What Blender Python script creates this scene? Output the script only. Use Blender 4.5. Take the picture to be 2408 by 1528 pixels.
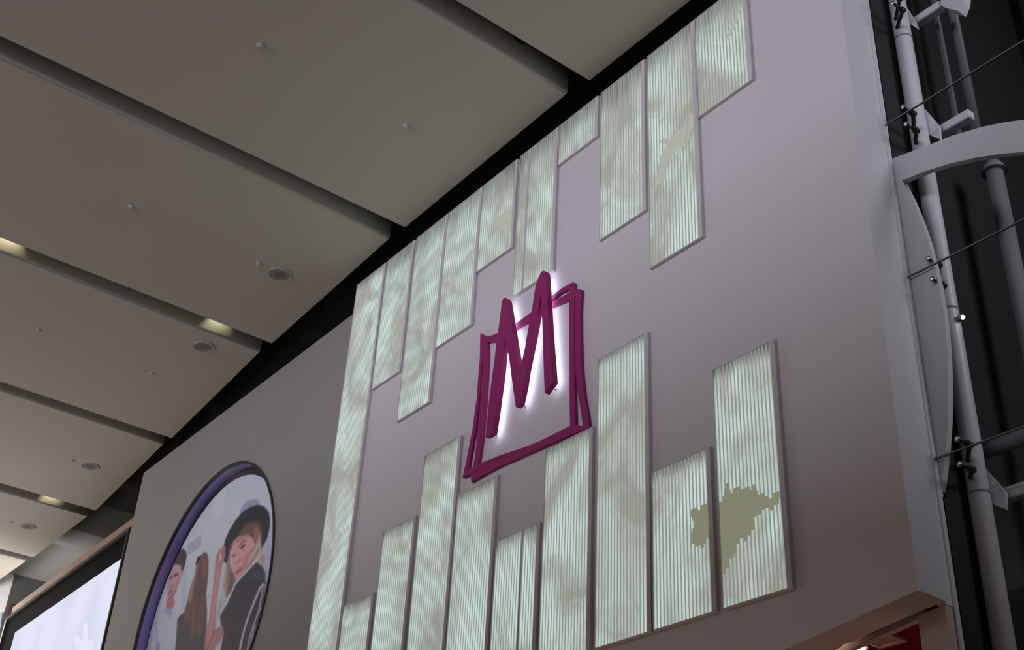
import bpy, bmesh, math, random
import numpy as np
from mathutils import Vector, Matrix

random.seed(4)
for o in list(bpy.data.objects):
    bpy.data.objects.remove(o)
COL = bpy.context.scene.collection
SC = bpy.context.scene

# ------------------------------------------------------------------ camera
F_PX = 2848.84
CAM = Vector((0.0, 0.0, 1.6))
# columns: world x (along the wall), y (into the wall), z (up) in camera space
RX = (0.61146228, 0.38946496, 0.68878946)
RY = (0.78977721, -0.35390158, -0.50100462)
RZ = (0.04863993, 0.85033565, -0.52398802)
cam_d = bpy.data.cameras.new('camera')
cam_d.sensor_fit = 'HORIZONTAL'; cam_d.sensor_width = 36.0
cam_d.lens = F_PX * 36.0 / 2408.0
cam_d.clip_start = 0.05; cam_d.clip_end = 200
cam = bpy.data.objects.new('camera', cam_d); COL.objects.link(cam)
# rows of RX/RY/RZ are world axes in camera coords -> camera-to-world matrix has them as rows
cam.matrix_world = Matrix(((RX[0], RX[1], RX[2], CAM.x), (RY[0], RY[1], RY[2], CAM.y), (RZ[0], RZ[1], RZ[2], CAM.z), (0, 0, 0, 1)))
SC.camera = cam

# ------------------------------------------------------------------ world, daylight, exposure
SC.view_settings.view_transform = 'Standard'
SC.view_settings.look = 'None'
SC.view_settings.gamma = 1.0
SC.view_settings.use_curve_mapping = False
SC.view_settings.exposure = 0.0
SC.cycles.max_bounces = 6; SC.cycles.diffuse_bounces = 3; SC.cycles.glossy_bounces = 3; SC.cycles.caustics_reflective = False; SC.cycles.caustics_refractive = False
w = bpy.data.worlds.new('World'); SC.world = w; w.use_nodes = True
w.node_tree.nodes['Background'].inputs['Color'].default_value = (0.68, 0.56, 0.46, 1)
w.node_tree.nodes['Background'].inputs['Strength'].default_value = 0.05

def area(name, loc, target, sx, sy, power, color, spread=180):
    d = bpy.data.lights.new(name, 'AREA'); d.shape = 'RECTANGLE'; d.size = sx; d.size_y = sy
    d.energy = power; d.color = color; d.spread = math.radians(spread)
    o = bpy.data.objects.new(name, d); COL.objects.link(o); o.location = loc
    o.rotation_euler = (Vector(target) - Vector(loc)).to_track_quat('-Z', 'Y').to_euler()
    return o
# added area light for unseen daylight opposite, placed for the wall's brightness gradient
area('added_hall_daylight', (-6, -9.3, 9.0), (-6, 6, 9.0), 22, 2.2, 1480, (0.86, 0.83, 1.0))
# daylight of the tall atrium to the right, beside the lift shaft
area('atrium_daylight', (7.5, 5.6, 9.0), (-4, 6.6, 9.0), 3, 2.0, 8, (0.86, 0.86, 1.0), 50)
# added light out of view, brightening the shaft tubes from the right
area('added_shaft_light', (4.5, 7.9, 9.5), (-3.6, 6.9, 8.3), 2.2, 4, 44, (0.88, 0.88, 1.0), 70)
# daylight from the far end of the mall
area('far_end_daylight', (-27, -3.0, 2.5), (-21, 3, 10.2), 10, 3, 720, (1.0, 0.94, 0.86))

# added light out of view that brightens the far end wall
area('added_far_wall_light', (-24.5, 0.5, 6.0), (-28.4, 6.5, 10.0), 2, 2, 110, (1.0, 0.97, 0.96), 60)

# ------------------------------------------------------------------ helpers
def ray(px, py):
    c = (px - 1204.0, -(py - 764.0), -F_PX)
    return Vector((RX[0]*c[0]+RX[1]*c[1]+RX[2]*c[2], RY[0]*c[0]+RY[1]*c[1]+RY[2]*c[2], RZ[0]*c[0]+RZ[1]*c[1]+RZ[2]*c[2]))
def PY(px, py, Y):            # the point of the vertical plane y=Y seen at a photograph pixel
    d = ray(px, py); return CAM + d * (Y / d.y)
def PZ(px, py, Z):
    d = ray(px, py); return CAM + d * ((Z - CAM.z) / d.z)
def PX(px, py, X):
    d = ray(px, py); return CAM + d * (X / d.x)

def lin(c):
    return tuple(((v/255.0)/12.92 if v <= 10 else (((v/255.0)+0.055)/1.055)**2.4) for v in c)

def mat(name, color, rough=0.6, metal=0.0, noise=0.0, nscale=6.0, emit=None, estr=0.0, bump=0.0, bscale=60.0, spec=0.5):
    m = bpy.data.materials.new(name); m.use_nodes = True
    nt = m.node_tree; b = nt.nodes['Principled BSDF']
    b.inputs['Base Color'].default_value = (*color, 1)
    b.inputs['Roughness'].default_value = rough; b.inputs['Metallic'].default_value = metal
    b.inputs['Specular IOR Level'].default_value = spec
    if noise > 0 or bump > 0:
        g = nt.nodes.new('ShaderNodeNewGeometry')
        n = nt.nodes.new('ShaderNodeTexNoise'); n.inputs['Scale'].default_value = nscale; n.inputs['Detail'].default_value = 5
        nt.links.new(g.outputs['Position'], n.inputs['Vector'])
        if noise > 0:
            mx = nt.nodes.new('ShaderNodeMix'); mx.data_type = 'RGBA'
            mx.inputs[6].default_value = (*[c*(1-noise) for c in color], 1)
            mx.inputs[7].default_value = (*[min(1, c*(1+noise)) for c in color], 1)
            nt.links.new(n.outputs['Fac'], mx.inputs[0]); nt.links.new(mx.outputs[2], b.inputs['Base Color'])
        if bump > 0:
            n2 = nt.nodes.new('ShaderNodeTexNoise'); n2.inputs['Scale'].default_value = bscale
            nt.links.new(g.outputs['Position'], n2.inputs['Vector'])
            bp = nt.nodes.new('ShaderNodeBump'); bp.inputs['Strength'].default_value = bump; bp.inputs['Distance'].default_value = 0.01
            nt.links.new(n2.outputs['Fac'], bp.inputs['Height']); nt.links.new(bp.outputs['Normal'], b.inputs['Normal'])
    if emit:
        b.inputs['Emission Color'].default_value = (*emit, 1); b.inputs['Emission Strength'].default_value = estr
    return m

M = {}
M['white'] = mat('white_painted_wall', (0.72, 0.70, 0.71), 0.55, noise=0.03, nscale=0.8, bump=0.05)
M['frame'] = mat('lightbox_frame_white', (0.68, 0.65, 0.66), 0.5)
M['ceil'] = mat('ceiling_plaster', (0.58, 0.535, 0.465), 0.75, noise=0.04, nscale=0.6)
M['grey'] = mat('grey_cladding', (0.33, 0.325, 0.30), 0.55, noise=0.05, nscale=1.5, bump=0.06, bscale=90)
M['joint'] = mat('joint_light_grey', (0.46, 0.45, 0.43), 0.6)
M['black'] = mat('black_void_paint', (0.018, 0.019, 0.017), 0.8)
M['soffit'] = mat('half_lit_soffit_tone', (0.08, 0.078, 0.075), 0.8)
M['soffit_lit'] = mat('lit_soffit_tone', (0.26, 0.25, 0.24), 0.8)  # lighter soffit copy, standing in for the light on it
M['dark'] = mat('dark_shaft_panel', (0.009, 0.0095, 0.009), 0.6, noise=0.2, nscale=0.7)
M['bulk'] = mat('bulkhead_grey', (0.075, 0.075, 0.072), 0.7)
M['dark2'] = mat('shaft_rail_black', (0.006, 0.007, 0.006), 0.6)
M['floor'] = mat('floor_tile', (0.34, 0.27, 0.21), 0.3, noise=0.08, nscale=2)
M['opp'] = mat('opposite_wall_paint', (0.36, 0.29, 0.24), 0.7)
M['steel'] = mat('painted_steel_grey', (0.78, 0.77, 0.80), 0.38, metal=0.0, noise=0.06, nscale=4)
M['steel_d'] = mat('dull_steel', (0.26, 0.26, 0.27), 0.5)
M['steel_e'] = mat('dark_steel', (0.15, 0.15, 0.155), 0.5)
M['chrome'] = mat('stainless_bolt', (0.55, 0.54, 0.55), 0.15, metal=1.0)
M['clamp'] = mat('black_clamp', (0.015, 0.015, 0.015), 0.4)
M['purple'] = mat('magenta_sign_paint', lin((160, 46, 114)), 0.5, noise=0.03, nscale=3, spec=0.2)
M['led'] = mat('led_strip_white', (0.8, 0.8, 0.9), 0.5, emit=(0.80, 0.78, 1.0), estr=2.1)
M['rim'] = mat('violet_niche_rim', lin((160, 145, 215)), 0.3)
M['rimdark'] = mat('niche_edge_black', (0.03, 0.03, 0.035), 0.4)
M['wood'] = mat('copper_wood_fascia', (0.42, 0.28, 0.20), 0.35, noise=0.25, nscale=2.2)
M['bezel'] = mat('screen_bezel_black', (0.004, 0.004, 0.005), 0.6, spec=0.05)
M['bezelm'] = mat('screen_frame_metal', (0.05, 0.05, 0.05), 0.5)
M['pale'] = mat('pale_far_wall', (0.80, 0.78, 0.74), 0.7)
M['crimson'] = mat('crimson_shop_wall', (0.20, 0.008, 0.045), 0.5)
M['shopfascia'] = mat('shop_fascia_cream', (0.60, 0.50, 0.44), 0.5)
M['speaker'] = mat('speaker_grille_grey', (0.30, 0.29, 0.26), 0.7)
M['speaker_in'] = mat('speaker_core_grey', (0.19, 0.185, 0.17), 0.7)
M['sprk'] = mat('sprinkler_cap', (0.50, 0.47, 0.42), 0.5)
M['lampbody'] = mat('lamp_body_dark', (0.03, 0.03, 0.03), 0.5)
M['lampon'] = mat('lamp_lens_lit', (1, 0.95, 0.85), 0.3, emit=(1.0, 0.86, 0.66), estr=9)
M['downlight'] = mat('downlight_lens_lit', (1, 0.95, 0.85), 0.3, emit=(1.0, 0.85, 0.7), estr=7)
M['reddish'] = mat('dark_red_sign', (0.10, 0.03, 0.03), 0.5)
M['bluish'] = mat('pale_blue_panel', (0.45, 0.60, 0.75), 0.5)

def link(name, me, m=None, parent=None):
    o = bpy.data.objects.new(name, me); COL.objects.link(o)
    if m is not None and not me.materials:
        for mm in (m if isinstance(m, (list, tuple)) else [m]):
            me.materials.append(mm)
    if parent is not None: o.parent = parent
    return o
def finish(name, bm, m, parent=None, smooth=False):
    bmesh.ops.recalc_face_normals(bm, faces=bm.faces)
    me = bpy.data.meshes.new(name); bm.to_mesh(me); bm.free()
    if smooth:
        for p in me.polygons: p.use_smooth = True
    return link(name, me, m, parent)
def tag(o, label, cat, group=None):
    o['label'] = label; o['category'] = cat
    if group: o['group'] = group
    return o
def struct(o):
    o['kind'] = 'structure'; return o
def empty(name, loc=(0, 0, 0)):
    o = bpy.data.objects.new(name, None); COL.objects.link(o); o.empty_display_size = 0.1
    o.location = loc
    return o
def adopt(parent, child):      # parent while keeping the world coordinates of the mesh
    child.parent = parent
    child.matrix_parent_inverse = Matrix.Translation(parent.location).inverted()
    return child

def bm_box(bm, x0, x1, y0, y1, z0, z1):
    v = [bm.verts.new((x, y, z)) for x in (x0, x1) for y in (y0, y1) for z in (z0, z1)]
    for f in ((0, 1, 3, 2), (4, 6, 7, 5), (0, 4, 5, 1), (2, 3, 7, 6), (0, 2, 6, 4), (1, 5, 7, 3)):
        bm.faces.new([v[i] for i in f])
    return v
def box(name, x0, x1, y0, y1, z0, z1, m, parent=None, bevel=0.0):
    bm = bmesh.new(); bm_box(bm, x0, x1, y0, y1, z0, z1)
    if bevel:
        bmesh.ops.bevel(bm, geom=bm.edges[:], offset=bevel, segments=2, affect='EDGES')
    o = finish(name, bm, m)
    return adopt(parent, o) if parent else o
def bm_prism(bm, pts, off):
    """solid between the 3-D outline pts and the same outline moved by off"""
    off = Vector(off); n = len(pts)
    a = [bm.verts.new(p) for p in pts]; b = [bm.verts.new(Vector(p) + off) for p in pts]
    fs = [bm.faces.new(a), bm.faces.new(b[::-1])]
    for i in range(n):
        bm.faces.new((a[i], b[i], b[(i+1) % n], a[(i+1) % n]))
    for f_ in fs: f_.normal_update()
    bmesh.ops.triangulate(bm, faces=fs)
def prism(name, pts, off, m, parent=None):
    bm = bmesh.new(); bm_prism(bm, pts, off)
    o = finish(name, bm, m)
    return adopt(parent, o) if parent else o
def bm_cyl(bm, a, b, r, seg=16, r2=None):
    a = Vector(a); b = Vector(b); d = (b-a).normalized()
    u = d.orthogonal().normalized(); v = d.cross(u); r2 = r if r2 is None else r2
    ra = [bm.verts.new(a + (u*math.cos(t)+v*math.sin(t))*r) for t in [2*math.pi*i/seg for i in range(seg)]]
    rb = [bm.verts.new(b + (u*math.cos(t)+v*math.sin(t))*r2) for t in [2*math.pi*i/seg for i in range(seg)]]
    for i in range(seg):
        f = bm.faces.new((ra[i], ra[(i+1) % seg], rb[(i+1) % seg], rb[i])); f.smooth = True
    bm.faces.new(ra[::-1]); bm.faces.new(rb)
def cyl(name, a, b, r, m, parent=None, seg=20, r2=None):
    bm = bmesh.new(); bm_cyl(bm, a, b, r, seg, r2)
    o = finish(name, bm, m)
    return adopt(parent, o) if parent else o

# ------------------------------------------------------------------ the setting
WY = 6.0                       # face of the white shopfront wall
GY = 6.34                      # plane of the lift-shaft glass
LY = 6.30                      # face of the grey clad wall
WX0, WX1 = -11.62, -4.048      # left and right edge of the white wall
WTOP = 8.40 + 1.6
SOF0 = 8.60 + 1.6 + 0.55
ZC = 8.60 + 1.6                # underside of the ceiling panels

# floor and the wall opposite, out of the picture: floor bounces light, wall is raised to shade the white wall's lower part
struct(box('floor', -46, 8, -10, 14, -0.2, 0.0, M['floor']))
struct(box('wall_unseen_shade', -46, 8, -10.0, -4.0, 0.0, 8.2, M['opp']))

# white wall: solid with a raked lower edge over the shop entrance
bl = PY(1844, 1528, WY); br = PY(2160, 1387, WY)
slope = (br.z - bl.z) / (br.x - bl.x)
wz_r = br.z; RAKE = lambda x: wz_r + slope * (x - WX1)
XL = -7.6
pts = [Vector((WX0, WY, WTOP)), Vector((WX1, WY, WTOP+0.0)), Vector((WX1, WY, wz_r)), Vector((XL, WY, RAKE(XL))), Vector((WX0, WY, RAKE(XL)))]
# the wall goes on upwards at the right of the frame beyond the ceiling edge
SD = 0.26
wall = prism('wall_front', pts, (0, SD, 0), M['white']); struct(wall)
# side return of the wall, deeper than the soffit, down to the glass
struct(box('wall_right', WX1-0.06, WX1, WY+SD, GY+0.02, wz_r-0.02, WTOP, M['white']))

# grey clad wall left of it, boards with recessed joints and a round hole for the poster niche
CX, CZ, CR = -15.611, 5.15+1.6, 2.123
GX0, GX1, GTOP, GBOT = -19.10, WX0 + 0.25, 8.40 + 1.6, 3.9
wall_l = struct(box('wall_left', GX0, CX-CR-0.0, LY+0.25, LY+0.40, GBOT, GTOP, M['black']))
def half(z):
    d = CR*CR - (z-CZ)**2
    return math.sqrt(d) if d > 0 else 0
def board(z0, z1):
    """outlines (x,z) of the pieces of one cladding board, cut round the niche"""
    out = []
    if z0 >= CZ+CR or z1 <= CZ-CR:
        return [[(GX0, z0), (GX1, z0), (GX1, z1), (GX0, z1)]]
    zs = [max(CZ-CR, min(CZ+CR, z0 + (z1-z0)*i/12)) for i in range(13)]
    if z1 > CZ+CR:       # crown of the hole inside this board
        h0 = half(z0); a0 = math.acos(min(1, h0/CR)); arc = [(CX+CR*math.cos(a0+(math.pi-2*a0)*i/40), CZ+CR*math.sin(a0+(math.pi-2*a0)*i/40)) for i in range(41)]
        return [[(GX0, z0)] + arc[::-1] + [(GX1, z0), (GX1, z1), (GX0, z1)]]
    if z0 < CZ-CR:
        h1 = half(z1); a0 = math.acos(min(1, h1/CR)); arc = [(CX+CR*math.cos(a0+(math.pi-2*a0)*i/40), CZ-CR*math.sin(a0+(math.pi-2*a0)*i/40)) for i in range(41)]
        return [[(GX0, z1)] + arc[::-1] + [(GX1, z1), (GX1, z0), (GX0, z0)]]
    out.append([(GX0, z0)] + [(CX-half(z), z) for z in zs] + [(GX0, z1)])
    out.append([(GX1, z1)] + [(CX+half(z), z) for z in zs[::-1]] + [(GX1, z0)])
    return out
BH = 0.62; z = GTOP
while z > GBOT+0.1:
    z0 = max(GBOT, z-BH)
    for poly in board(z0+0.003, z-0.003):
        adopt(wall_l, prism('cladding_board', [Vector((x, LY, zz)) for x, zz in poly], (0, 0.05, 0), M['grey']))
    z = z0
jb = bmesh.new()
z = GTOP
while z > GBOT+0.1:
    for poly in board(z-0.006, z+0.006) if z < GTOP else []:
        bm_prism(jb, [Vector((x, LY+0.002, zz)) for x, zz in poly], (0, 0.04, 0))
    z -= BH
adopt(wall_l, finish('joint_strip', jb, M['joint']))

# dark void above the shopfronts: back wall and soffit
struct(box('trim_8', -24.6, -22.9, 5.6, 13, ZC+0.55, ZC+0.7, M['soffit']))  # soffit tones step lighter leftwards, painting in light that fades to the right
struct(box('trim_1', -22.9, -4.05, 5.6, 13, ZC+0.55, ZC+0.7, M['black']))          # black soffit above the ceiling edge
struct(box('trim_6', -30.0, -24.6, 5.6, 13, ZC+0.55, ZC+0.7, M['soffit_lit']))           # same soffit farther left, lightened to paint in the light
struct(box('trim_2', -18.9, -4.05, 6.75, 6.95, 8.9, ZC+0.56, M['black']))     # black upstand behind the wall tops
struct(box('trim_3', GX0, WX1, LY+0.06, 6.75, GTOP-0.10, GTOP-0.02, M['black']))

# ------------------------------------------------------------------ ceiling of wide slabs with open slots
ceiling = empty('ceiling', (-14, 0, ZC)); struct(ceiling)
slabs = [(1.2, 5.5, 5.9, 5.9), (-3.15, 0.9, 5.9, 5.9), (-7.03, -3.45, 5.93, 5.91), (-10.40, -7.31, 5.86, 5.89), (-13.99, -10.71, 5.87, 6.00), (-17.90, -14.30, 5.98, 6.23),
         (-21.86, -18.19, 6.22, 6.47), (-25.29, -22.23, 6.46, 6.46), (-29.0, -25.58, 6.42, 6.36), (-33.0, -29.3, 6.36, 6.3)]
SLAB_T = 0.42; YB = -9.0
for xf, xn, yn, yf in slabs:     # xf far edge, xn near edge (rounded), y of the end at the near/far corner
    bm = bmesh.new()
    prof = [(xf, 0.0), (xf, SLAB_T), (xn, SLAB_T)]
    R = 0.035
    for i in range(7):
        t = math.pi/2*i/6
        prof.append((xn - R + R*math.cos(t), R - R*math.sin(t)))
    def yend(x): return yf + (yn-yf)*(x-xf)/(xn-xf)
    a = [bm.verts.new((x, yend(x), ZC+h)) for x, h in prof]
    b = [bm.verts.new((x, YB, ZC+h)) for x, h in prof]
    n = len(prof)
    bm.faces.new(a); bm.faces.new(b[::-1])
    for i in range(n):
        f = bm.faces.new((a[i], b[i], b[(i+1) % n], a[(i+1) % n]))
        f.smooth = 2 <= i <= 8
    adopt(ceiling, finish('ceiling_panel', bm, M['ceil']))
# closing deck above the slots
adopt(ceiling, box('slot_deck', -33, 5.5, YB, 5.6, ZC+0.56, ZC+0.66, M['soffit']))

# ------------------------------------------------------------------ backlit ribbed lightboxes
def lightbox_material():
    m = bpy.data.materials.new('backlit_ribbed_sheet'); m.use_nodes = True
    nt = m.node_tree; b = nt.nodes['Principled BSDF']; L = nt.links.new; N = nt.nodes.new
    b.inputs['Base Color'].default_value = (0.16, 0.16, 0.15, 1); b.inputs['Roughness'].default_value = 0.45
    g = N('ShaderNodeNewGeometry')
    mp = N('ShaderNodeMapping'); mp.inputs['Scale'].default_value = (1.1, 1, 0.75); mp.inputs['Rotation'].default_value = (0, 0.5, 0)
    L(g.outputs['Position'], mp.inputs['Vector'])
    n1 = N('ShaderNodeTexNoise'); n1.inputs['Scale'].default_value = 1.9; n1.inputs['Detail'].default_value = 4; n1.inputs['Roughness'].default_value = 0.55; n1.inputs['Distortion'].default_value = 0.8
    L(mp.outputs['Vector'], n1.inputs['Vector'])
    r1 = N('ShaderNodeValToRGB'); e = r1.color_ramp.elements
    e[0].position = 0.36; e[0].color = (0, 0, 0, 1); e[1].position = 0.62; e[1].color = (1, 1, 1, 1)
    L(n1.outputs['Fac'], r1.inputs['Fac'])
    # per-vertex strength: how far the tubes behind the sheet reach
    at = N('ShaderNodeAttribute'); at.attribute_name = 'reach'
    # hue between warm beige and cool white
    n2 = N('ShaderNodeTexNoise'); n2.inputs['Scale'].default_value = 0.7; n2.inputs['Detail'].default_value = 2
    L(g.outputs['Position'], n2.inputs['Vector'])
    cool = N('ShaderNodeMix'); cool.data_type = 'RGBA'
    cool.inputs[6].default_value = (0.50, 0.65, 0.57, 1); cool.inputs[7].default_value = (0.56, 0.68, 0.70, 1)
    L(n2.outputs['Fac'], cool.inputs[0])
    c = N('ShaderNodeMix'); c.data_type = 'RGBA'
    c.inputs[6].default_value = (0.29, 0.30, 0.26, 1)
    L(cool.outputs[2], c.inputs[7]); L(r1.outputs['Color'], c.inputs[0])
    mu = N('ShaderNodeMix'); mu.data_type = 'RGBA'; mu.blend_type = 'MULTIPLY'; mu.inputs[0].default_value = 1
    L(c.outputs[2], mu.inputs[6]); L(at.outputs['Color'], mu.inputs[7])
    L(mu.outputs[2], b.inputs['Emission Color']); b.inputs['Emission Strength'].default_value = 1.0
    return m
M['sheet'] = lightbox_material()
M['web'] = mat('sheet_web', (0.16, 0.16, 0.15), 0.5, emit=(0.22, 0.235, 0.20), estr=1.0)
M['patch'] = mat('olive_film_patch', (0.12, 0.12, 0.08), 0.6, emit=(0.20, 0.205, 0.14), estr=1.0)
M['patch2'] = mat('beige_film_patch', (0.15, 0.15, 0.13), 0.6, emit=(0.335, 0.35, 0.30), estr=1.0)

LBD = 0.032                   # how far the boxes stand proud
FY = WY - LBD
PITCH = 0.036; RB = 0.042
def inside(poly, x, z):
    c = False; n = len(poly)
    for i in range(n):
        (ax, az), (bx_, bz) = poly[i], poly[i-1]
        if (az > z) != (bz > z) and x < (bx_-ax)*(z-az)/(bz-az)+ax: c = not c
    return c
def lightbox(x0, x1, z0, z1, label, fade_top, seams=(), stains=()):
    root = empty('backlit_panel', ((x0+x1)/2, WY, z0)); tag(root, label, 'light panel', 'backlit ribbed panels on the white wall')
    t = 0.008
    bm = bmesh.new()          # frame: four bars
    bm_box(bm, x0, x1, FY, WY-0.001, z0, z0+t); bm_box(bm, x0, x1, FY, WY-0.001, z1-t, z1)
    bm_box(bm, x0, x0+t, FY, WY-0.001, z0+t, z1-t); bm_box(bm, x1-RB, x1, FY, WY-0.001, z0+t, z1-t)
    adopt(root, finish('frame', bm, M['frame']))
    bm = bmesh.new()          # fluted sheet: ridge and web strips, subdivided upwards
    lay = bm.verts.layers.float_color.new('reach')
    a, c = x0+t, x1-RB
    nf = max(3, round((c-a)/PITCH)); p = (c-a)/nf
    H = z1-z0-2*t
    hs = [0, 0.02, 0.5, 1.0]
    zz = sorted(set([0, 0.03, 0.08, 0.5*H] + [H-0.28, H-0.16, H-0.08, H-0.03, H]))
    if stains: zz = sorted(set(zz + [0.03*k for k in range(1, int(H/0.03))]))
    zz = [h for h in zz if 0 <= h <= H]
    def col(x, dy):
        out = []
        jit = random.uniform(-0.05, 0.05)
        for h in zz:
            top = H - h
            if fade_top > 0:
                s = min(1, max(0.0, (top + jit*fade_top*3) / fade_top)); s = s*s*(3-2*s); s = 0.22 + 0.78*s
            else: s = 1
            edge = min(x-a, c-x); s *= min(1, 0.55 + edge/0.05)
            v = bm.verts.new((x, FY+0.003+dy, z0+t+h)); v[lay] = (s, s, s, 1); out.append(v)
        return out
    rag = [random.uniform(-0.03, 0.03) for _ in range(nf)]; drop = [random.random() for _ in range(nf)]
    for i in range(nf):
        xa = a + p*i
        cs = [col(xa, 0.005), col(xa+p*0.14, 0.0), col(xa+p*0.46, 0.0), col(xa+p*0.60, 0.005)]
        cw = col(xa+p, 0.005)
        for q, (l, r) in enumerate(((cs[0], cs[1]), (cs[1], cs[2]), (cs[2], cs[3]), (cs[3], cw))):
            for k in range(len(zz)-1):
                f = bm.faces.new((l[k], r[k], r[k+1], l[k+1])); f.material_index = 1 if q == 3 else 0
                for mi, poly in stains:
                    if inside(poly, (l[k].co.x+r[k].co.x)/2, (l[k].co.z+l[k+1].co.z)/2 + rag[i]) and (q == 3 or drop[i] < 0.94): f.material_index = mi
    me = bpy.data.meshes.new('fluted_sheet'); bm.to_mesh(me); bm.free()
    adopt(root, link('fluted_sheet', me, [M['sheet'], M['web'], M['patch'], M['patch2']]))
    for s in seams:
        adopt(root, box('seam_bar', s-0.012, s+0.012, FY-0.002, FY+0.004, z0+t, z1-t, M['frame']))
    return root

def fx(px, py): return PY(px, py, FY).x
def fz(px, py): return PY(px, py, FY).z
ZT = WTOP - 0.012
# discoloured areas of some sheets (outlines on the face of the boxes)
def stain(mi, pxs, o, k):
    return (mi, [(v.x, v.z) for v in [PY(o[0]+k*x, o[1]+k*y, FY) for x, y in pxs]])
O5, S5 = (1500, 1080), 400/1798
O6, S6 = (1180, 0), 720/1693
O4, S4 = (1050, 750), 850/1669
st_l8 = [stain(2, [(830, 440), (900, 400), (905, 330), (960, 270), (1000, 340), (1050, 330), (1110, 270), (1180, 285), (1250, 320), (1310, 385), (1380, 390), (1495, 335), (1500, 440), (1440, 500), (1340, 520), (1270, 560), (1230, 660), (1190, 770), (1110, 850), (1050, 930), (1000, 1010), (970, 1110), (930, 1200), (890, 1150), (868, 1010), (858, 900), (830, 880)], O5, S5)]
st_l7 = [stain(2, [(765, 440), (700, 500), (640, 520), (600, 480), (560, 560), (545, 610), (590, 690), (575, 780), (550, 850), (545, 940), (590, 920), (640, 900), (680, 950), (720, 880), (765, 890)], O5, S5)]
st_u7 = [stain(3, [(1055, 620), (1045, 740), (990, 800), (920, 890), (905, 1005), (840, 1012), (865, 900), (910, 800), (865, 790), (960, 735), (1010, 680)], O6, S6)]
st_u6 = [stain(3, [(752, 945), (720, 985), (706, 980), (712, 955)], O6, S6)]
st_u3 = [stain(3, [(862, 490), (862, 615), (815, 590), (770, 570), (800, 530)], (780, 250), 720/1467)]
st_u8 = [stain(3, [(1325, 30), (1300, 110), (1250, 210), (1235, 195), (1280, 100), (1310, 30)], O6, S6)]
STU = {3: st_u3, 6: st_u6, 7: st_u7, 8: st_u8}; STL = {7: st_l7, 8: st_l8}
upper = [  # (bottom-left px), (bottom-right px outer), label
    ((873, 916), (941, 872), 'backlit ribbed panel second from left along the top of the white wall'),
    ((932, 991), (1012, 944), 'long backlit top panel reaching lowest left of the purple M logo'),
    ((1023, 818), (1109, 763), 'medium backlit top panel directly right of the lowest-reaching left one'),
    ((1119, 641), (1205, 580), 'short backlit top panel just left of the one behind the M tip'),
    ((1204, 694), (1300, 640), 'backlit top panel whose lower end touches the tall tip of the M'),
    ((1311, 391), (1405, 318), 'shortest backlit panel hanging from the top edge of the white wall'),
    ((1408, 566), (1519, 493), 'backlit top panel third from the right, right of the shortest one'),
    ((1527, 631), (1654, 555), 'longest right-hand backlit top panel with a dark wedge on it'),
    ((1641, 274), (1770, 188), 'rightmost backlit panel at the top edge of the white wall'),
]
ub = {}
for i, (a, c, lab) in enumerate(upper):
    x0, x1 = fx(*a), fx(*c)
    z0 = (fz(*a)+fz(*c))/2
    seams = [x0+0.16] if i == 4 else []
    nx0 = fx(*upper[i+1][0]) if i < 8 else 99
    ub[i] = lightbox(x0, min(x1, nx0-0.004), z0, ZT, lab, 0.42, seams, STU.get(i, ()))
x1 = (fx(902, 640)+fx(797, 1528))/2
lightbox(WX0+0.03, x1, 4.36, ZT, 'tallest backlit panel running down the left edge of the white wall', 0.16)
ZB = 2.755 + 1.6
lower = [
    ((808, 1421), (879, 1394), 'lowest backlit bottom panel, beside the tall left-edge panel'),
    ((902, 1246), (978, 1214), 'second lower backlit panel from the tall left-edge panel'),
    ((999, 1067), (1084, 1025), 'tall lower backlit panel left of the bag outline corner'),
    ((1076, 1158), (1170, 1121), 'lower backlit panel under the left bottom corner of the bag outline'),
    ((1166, 1270), (1270, 1228), 'short lower backlit panel with a seam under the middle of the logo'),
    ((1283, 1054), (1394, 1005), 'lower backlit panel ending at the right bottom corner of the logo'),
    ((1406, 841), (1523, 783), 'tallest lower backlit panel right of the purple logo'),
    ((1531, 1106), (1672, 1051), 'lower backlit panel second from right, shorter than its neighbours'),
    ((1674, 867), (1822, 797), 'rightmost lower backlit panel with an olive stain'),
]
lb = {}
for i, (a, c, lab) in enumerate(lower):
    x0, x1 = fx(*a), fx(*c)
    z1 = (fz(*a)+fz(*c))/2
    if i == 8: x1 = (fx(1822, 797)+fx(1861, 1391))/2
    if i == 7: x1 = (fx(1672, 1051)+fx(1682, 1448))/2
    nx0 = fx(*lower[i+1][0]) if i < 8 else 99
    lb[i] = lightbox(x0, min(x1, nx0-0.004), ZB, z1, lab, 0.14, [x0+0.62*(x1-x0)] if i == 4 else [], STL.get(i, ()))
# ------------------------------------------------------------------ purple logo sign
A = lambda x, y: (1080 + x*320/1881, 620 + y*320/1881)
B = lambda x, y: (1080 + x*320/1686, 860 + y*320/1686)
logo = empty('shop_logo_sign', (-8.2, WY, 6.2)); tag(logo, 'purple halo-lit letter M over a sketched bag outline on the white wall', 'sign')
MY0, MY1 = 5.882, 5.940
mpx = [B(325, 885), B(348, 640), B(372, 400), A(474, 1411), A(520, 1050), A(548, 850), A(585, 560), A(600, 492), A(614, 474), A(634, 467), A(655, 478), A(668, 515), A(720, 830), A(775, 1170), A(831, 1500),
       A(905, 1180), A(965, 830), A(1003, 640), A(1050, 330), A(1085, 210), A(1125, 125), A(1150, 100), A(1172, 96), A(1188, 108), A(1197, 150), A(1225, 600), A(1255, 1100), A(1280, 1420), B(1160, 195), B(1058, 335),
       B(1045, 0), A(1145, 740), A(1128, 410), A(1085, 660), A(1010, 1050), A(925, 1460), B(800, 235), B(748, 476), B(700, 510), B(665, 260), B(630, 0), A(690, 1300), A(635, 1030), A(600, 1260), B(520, 60), B(455, 540), B(408, 838)]
front = [PY(x, y, MY0) for x, y in mpx]
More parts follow.
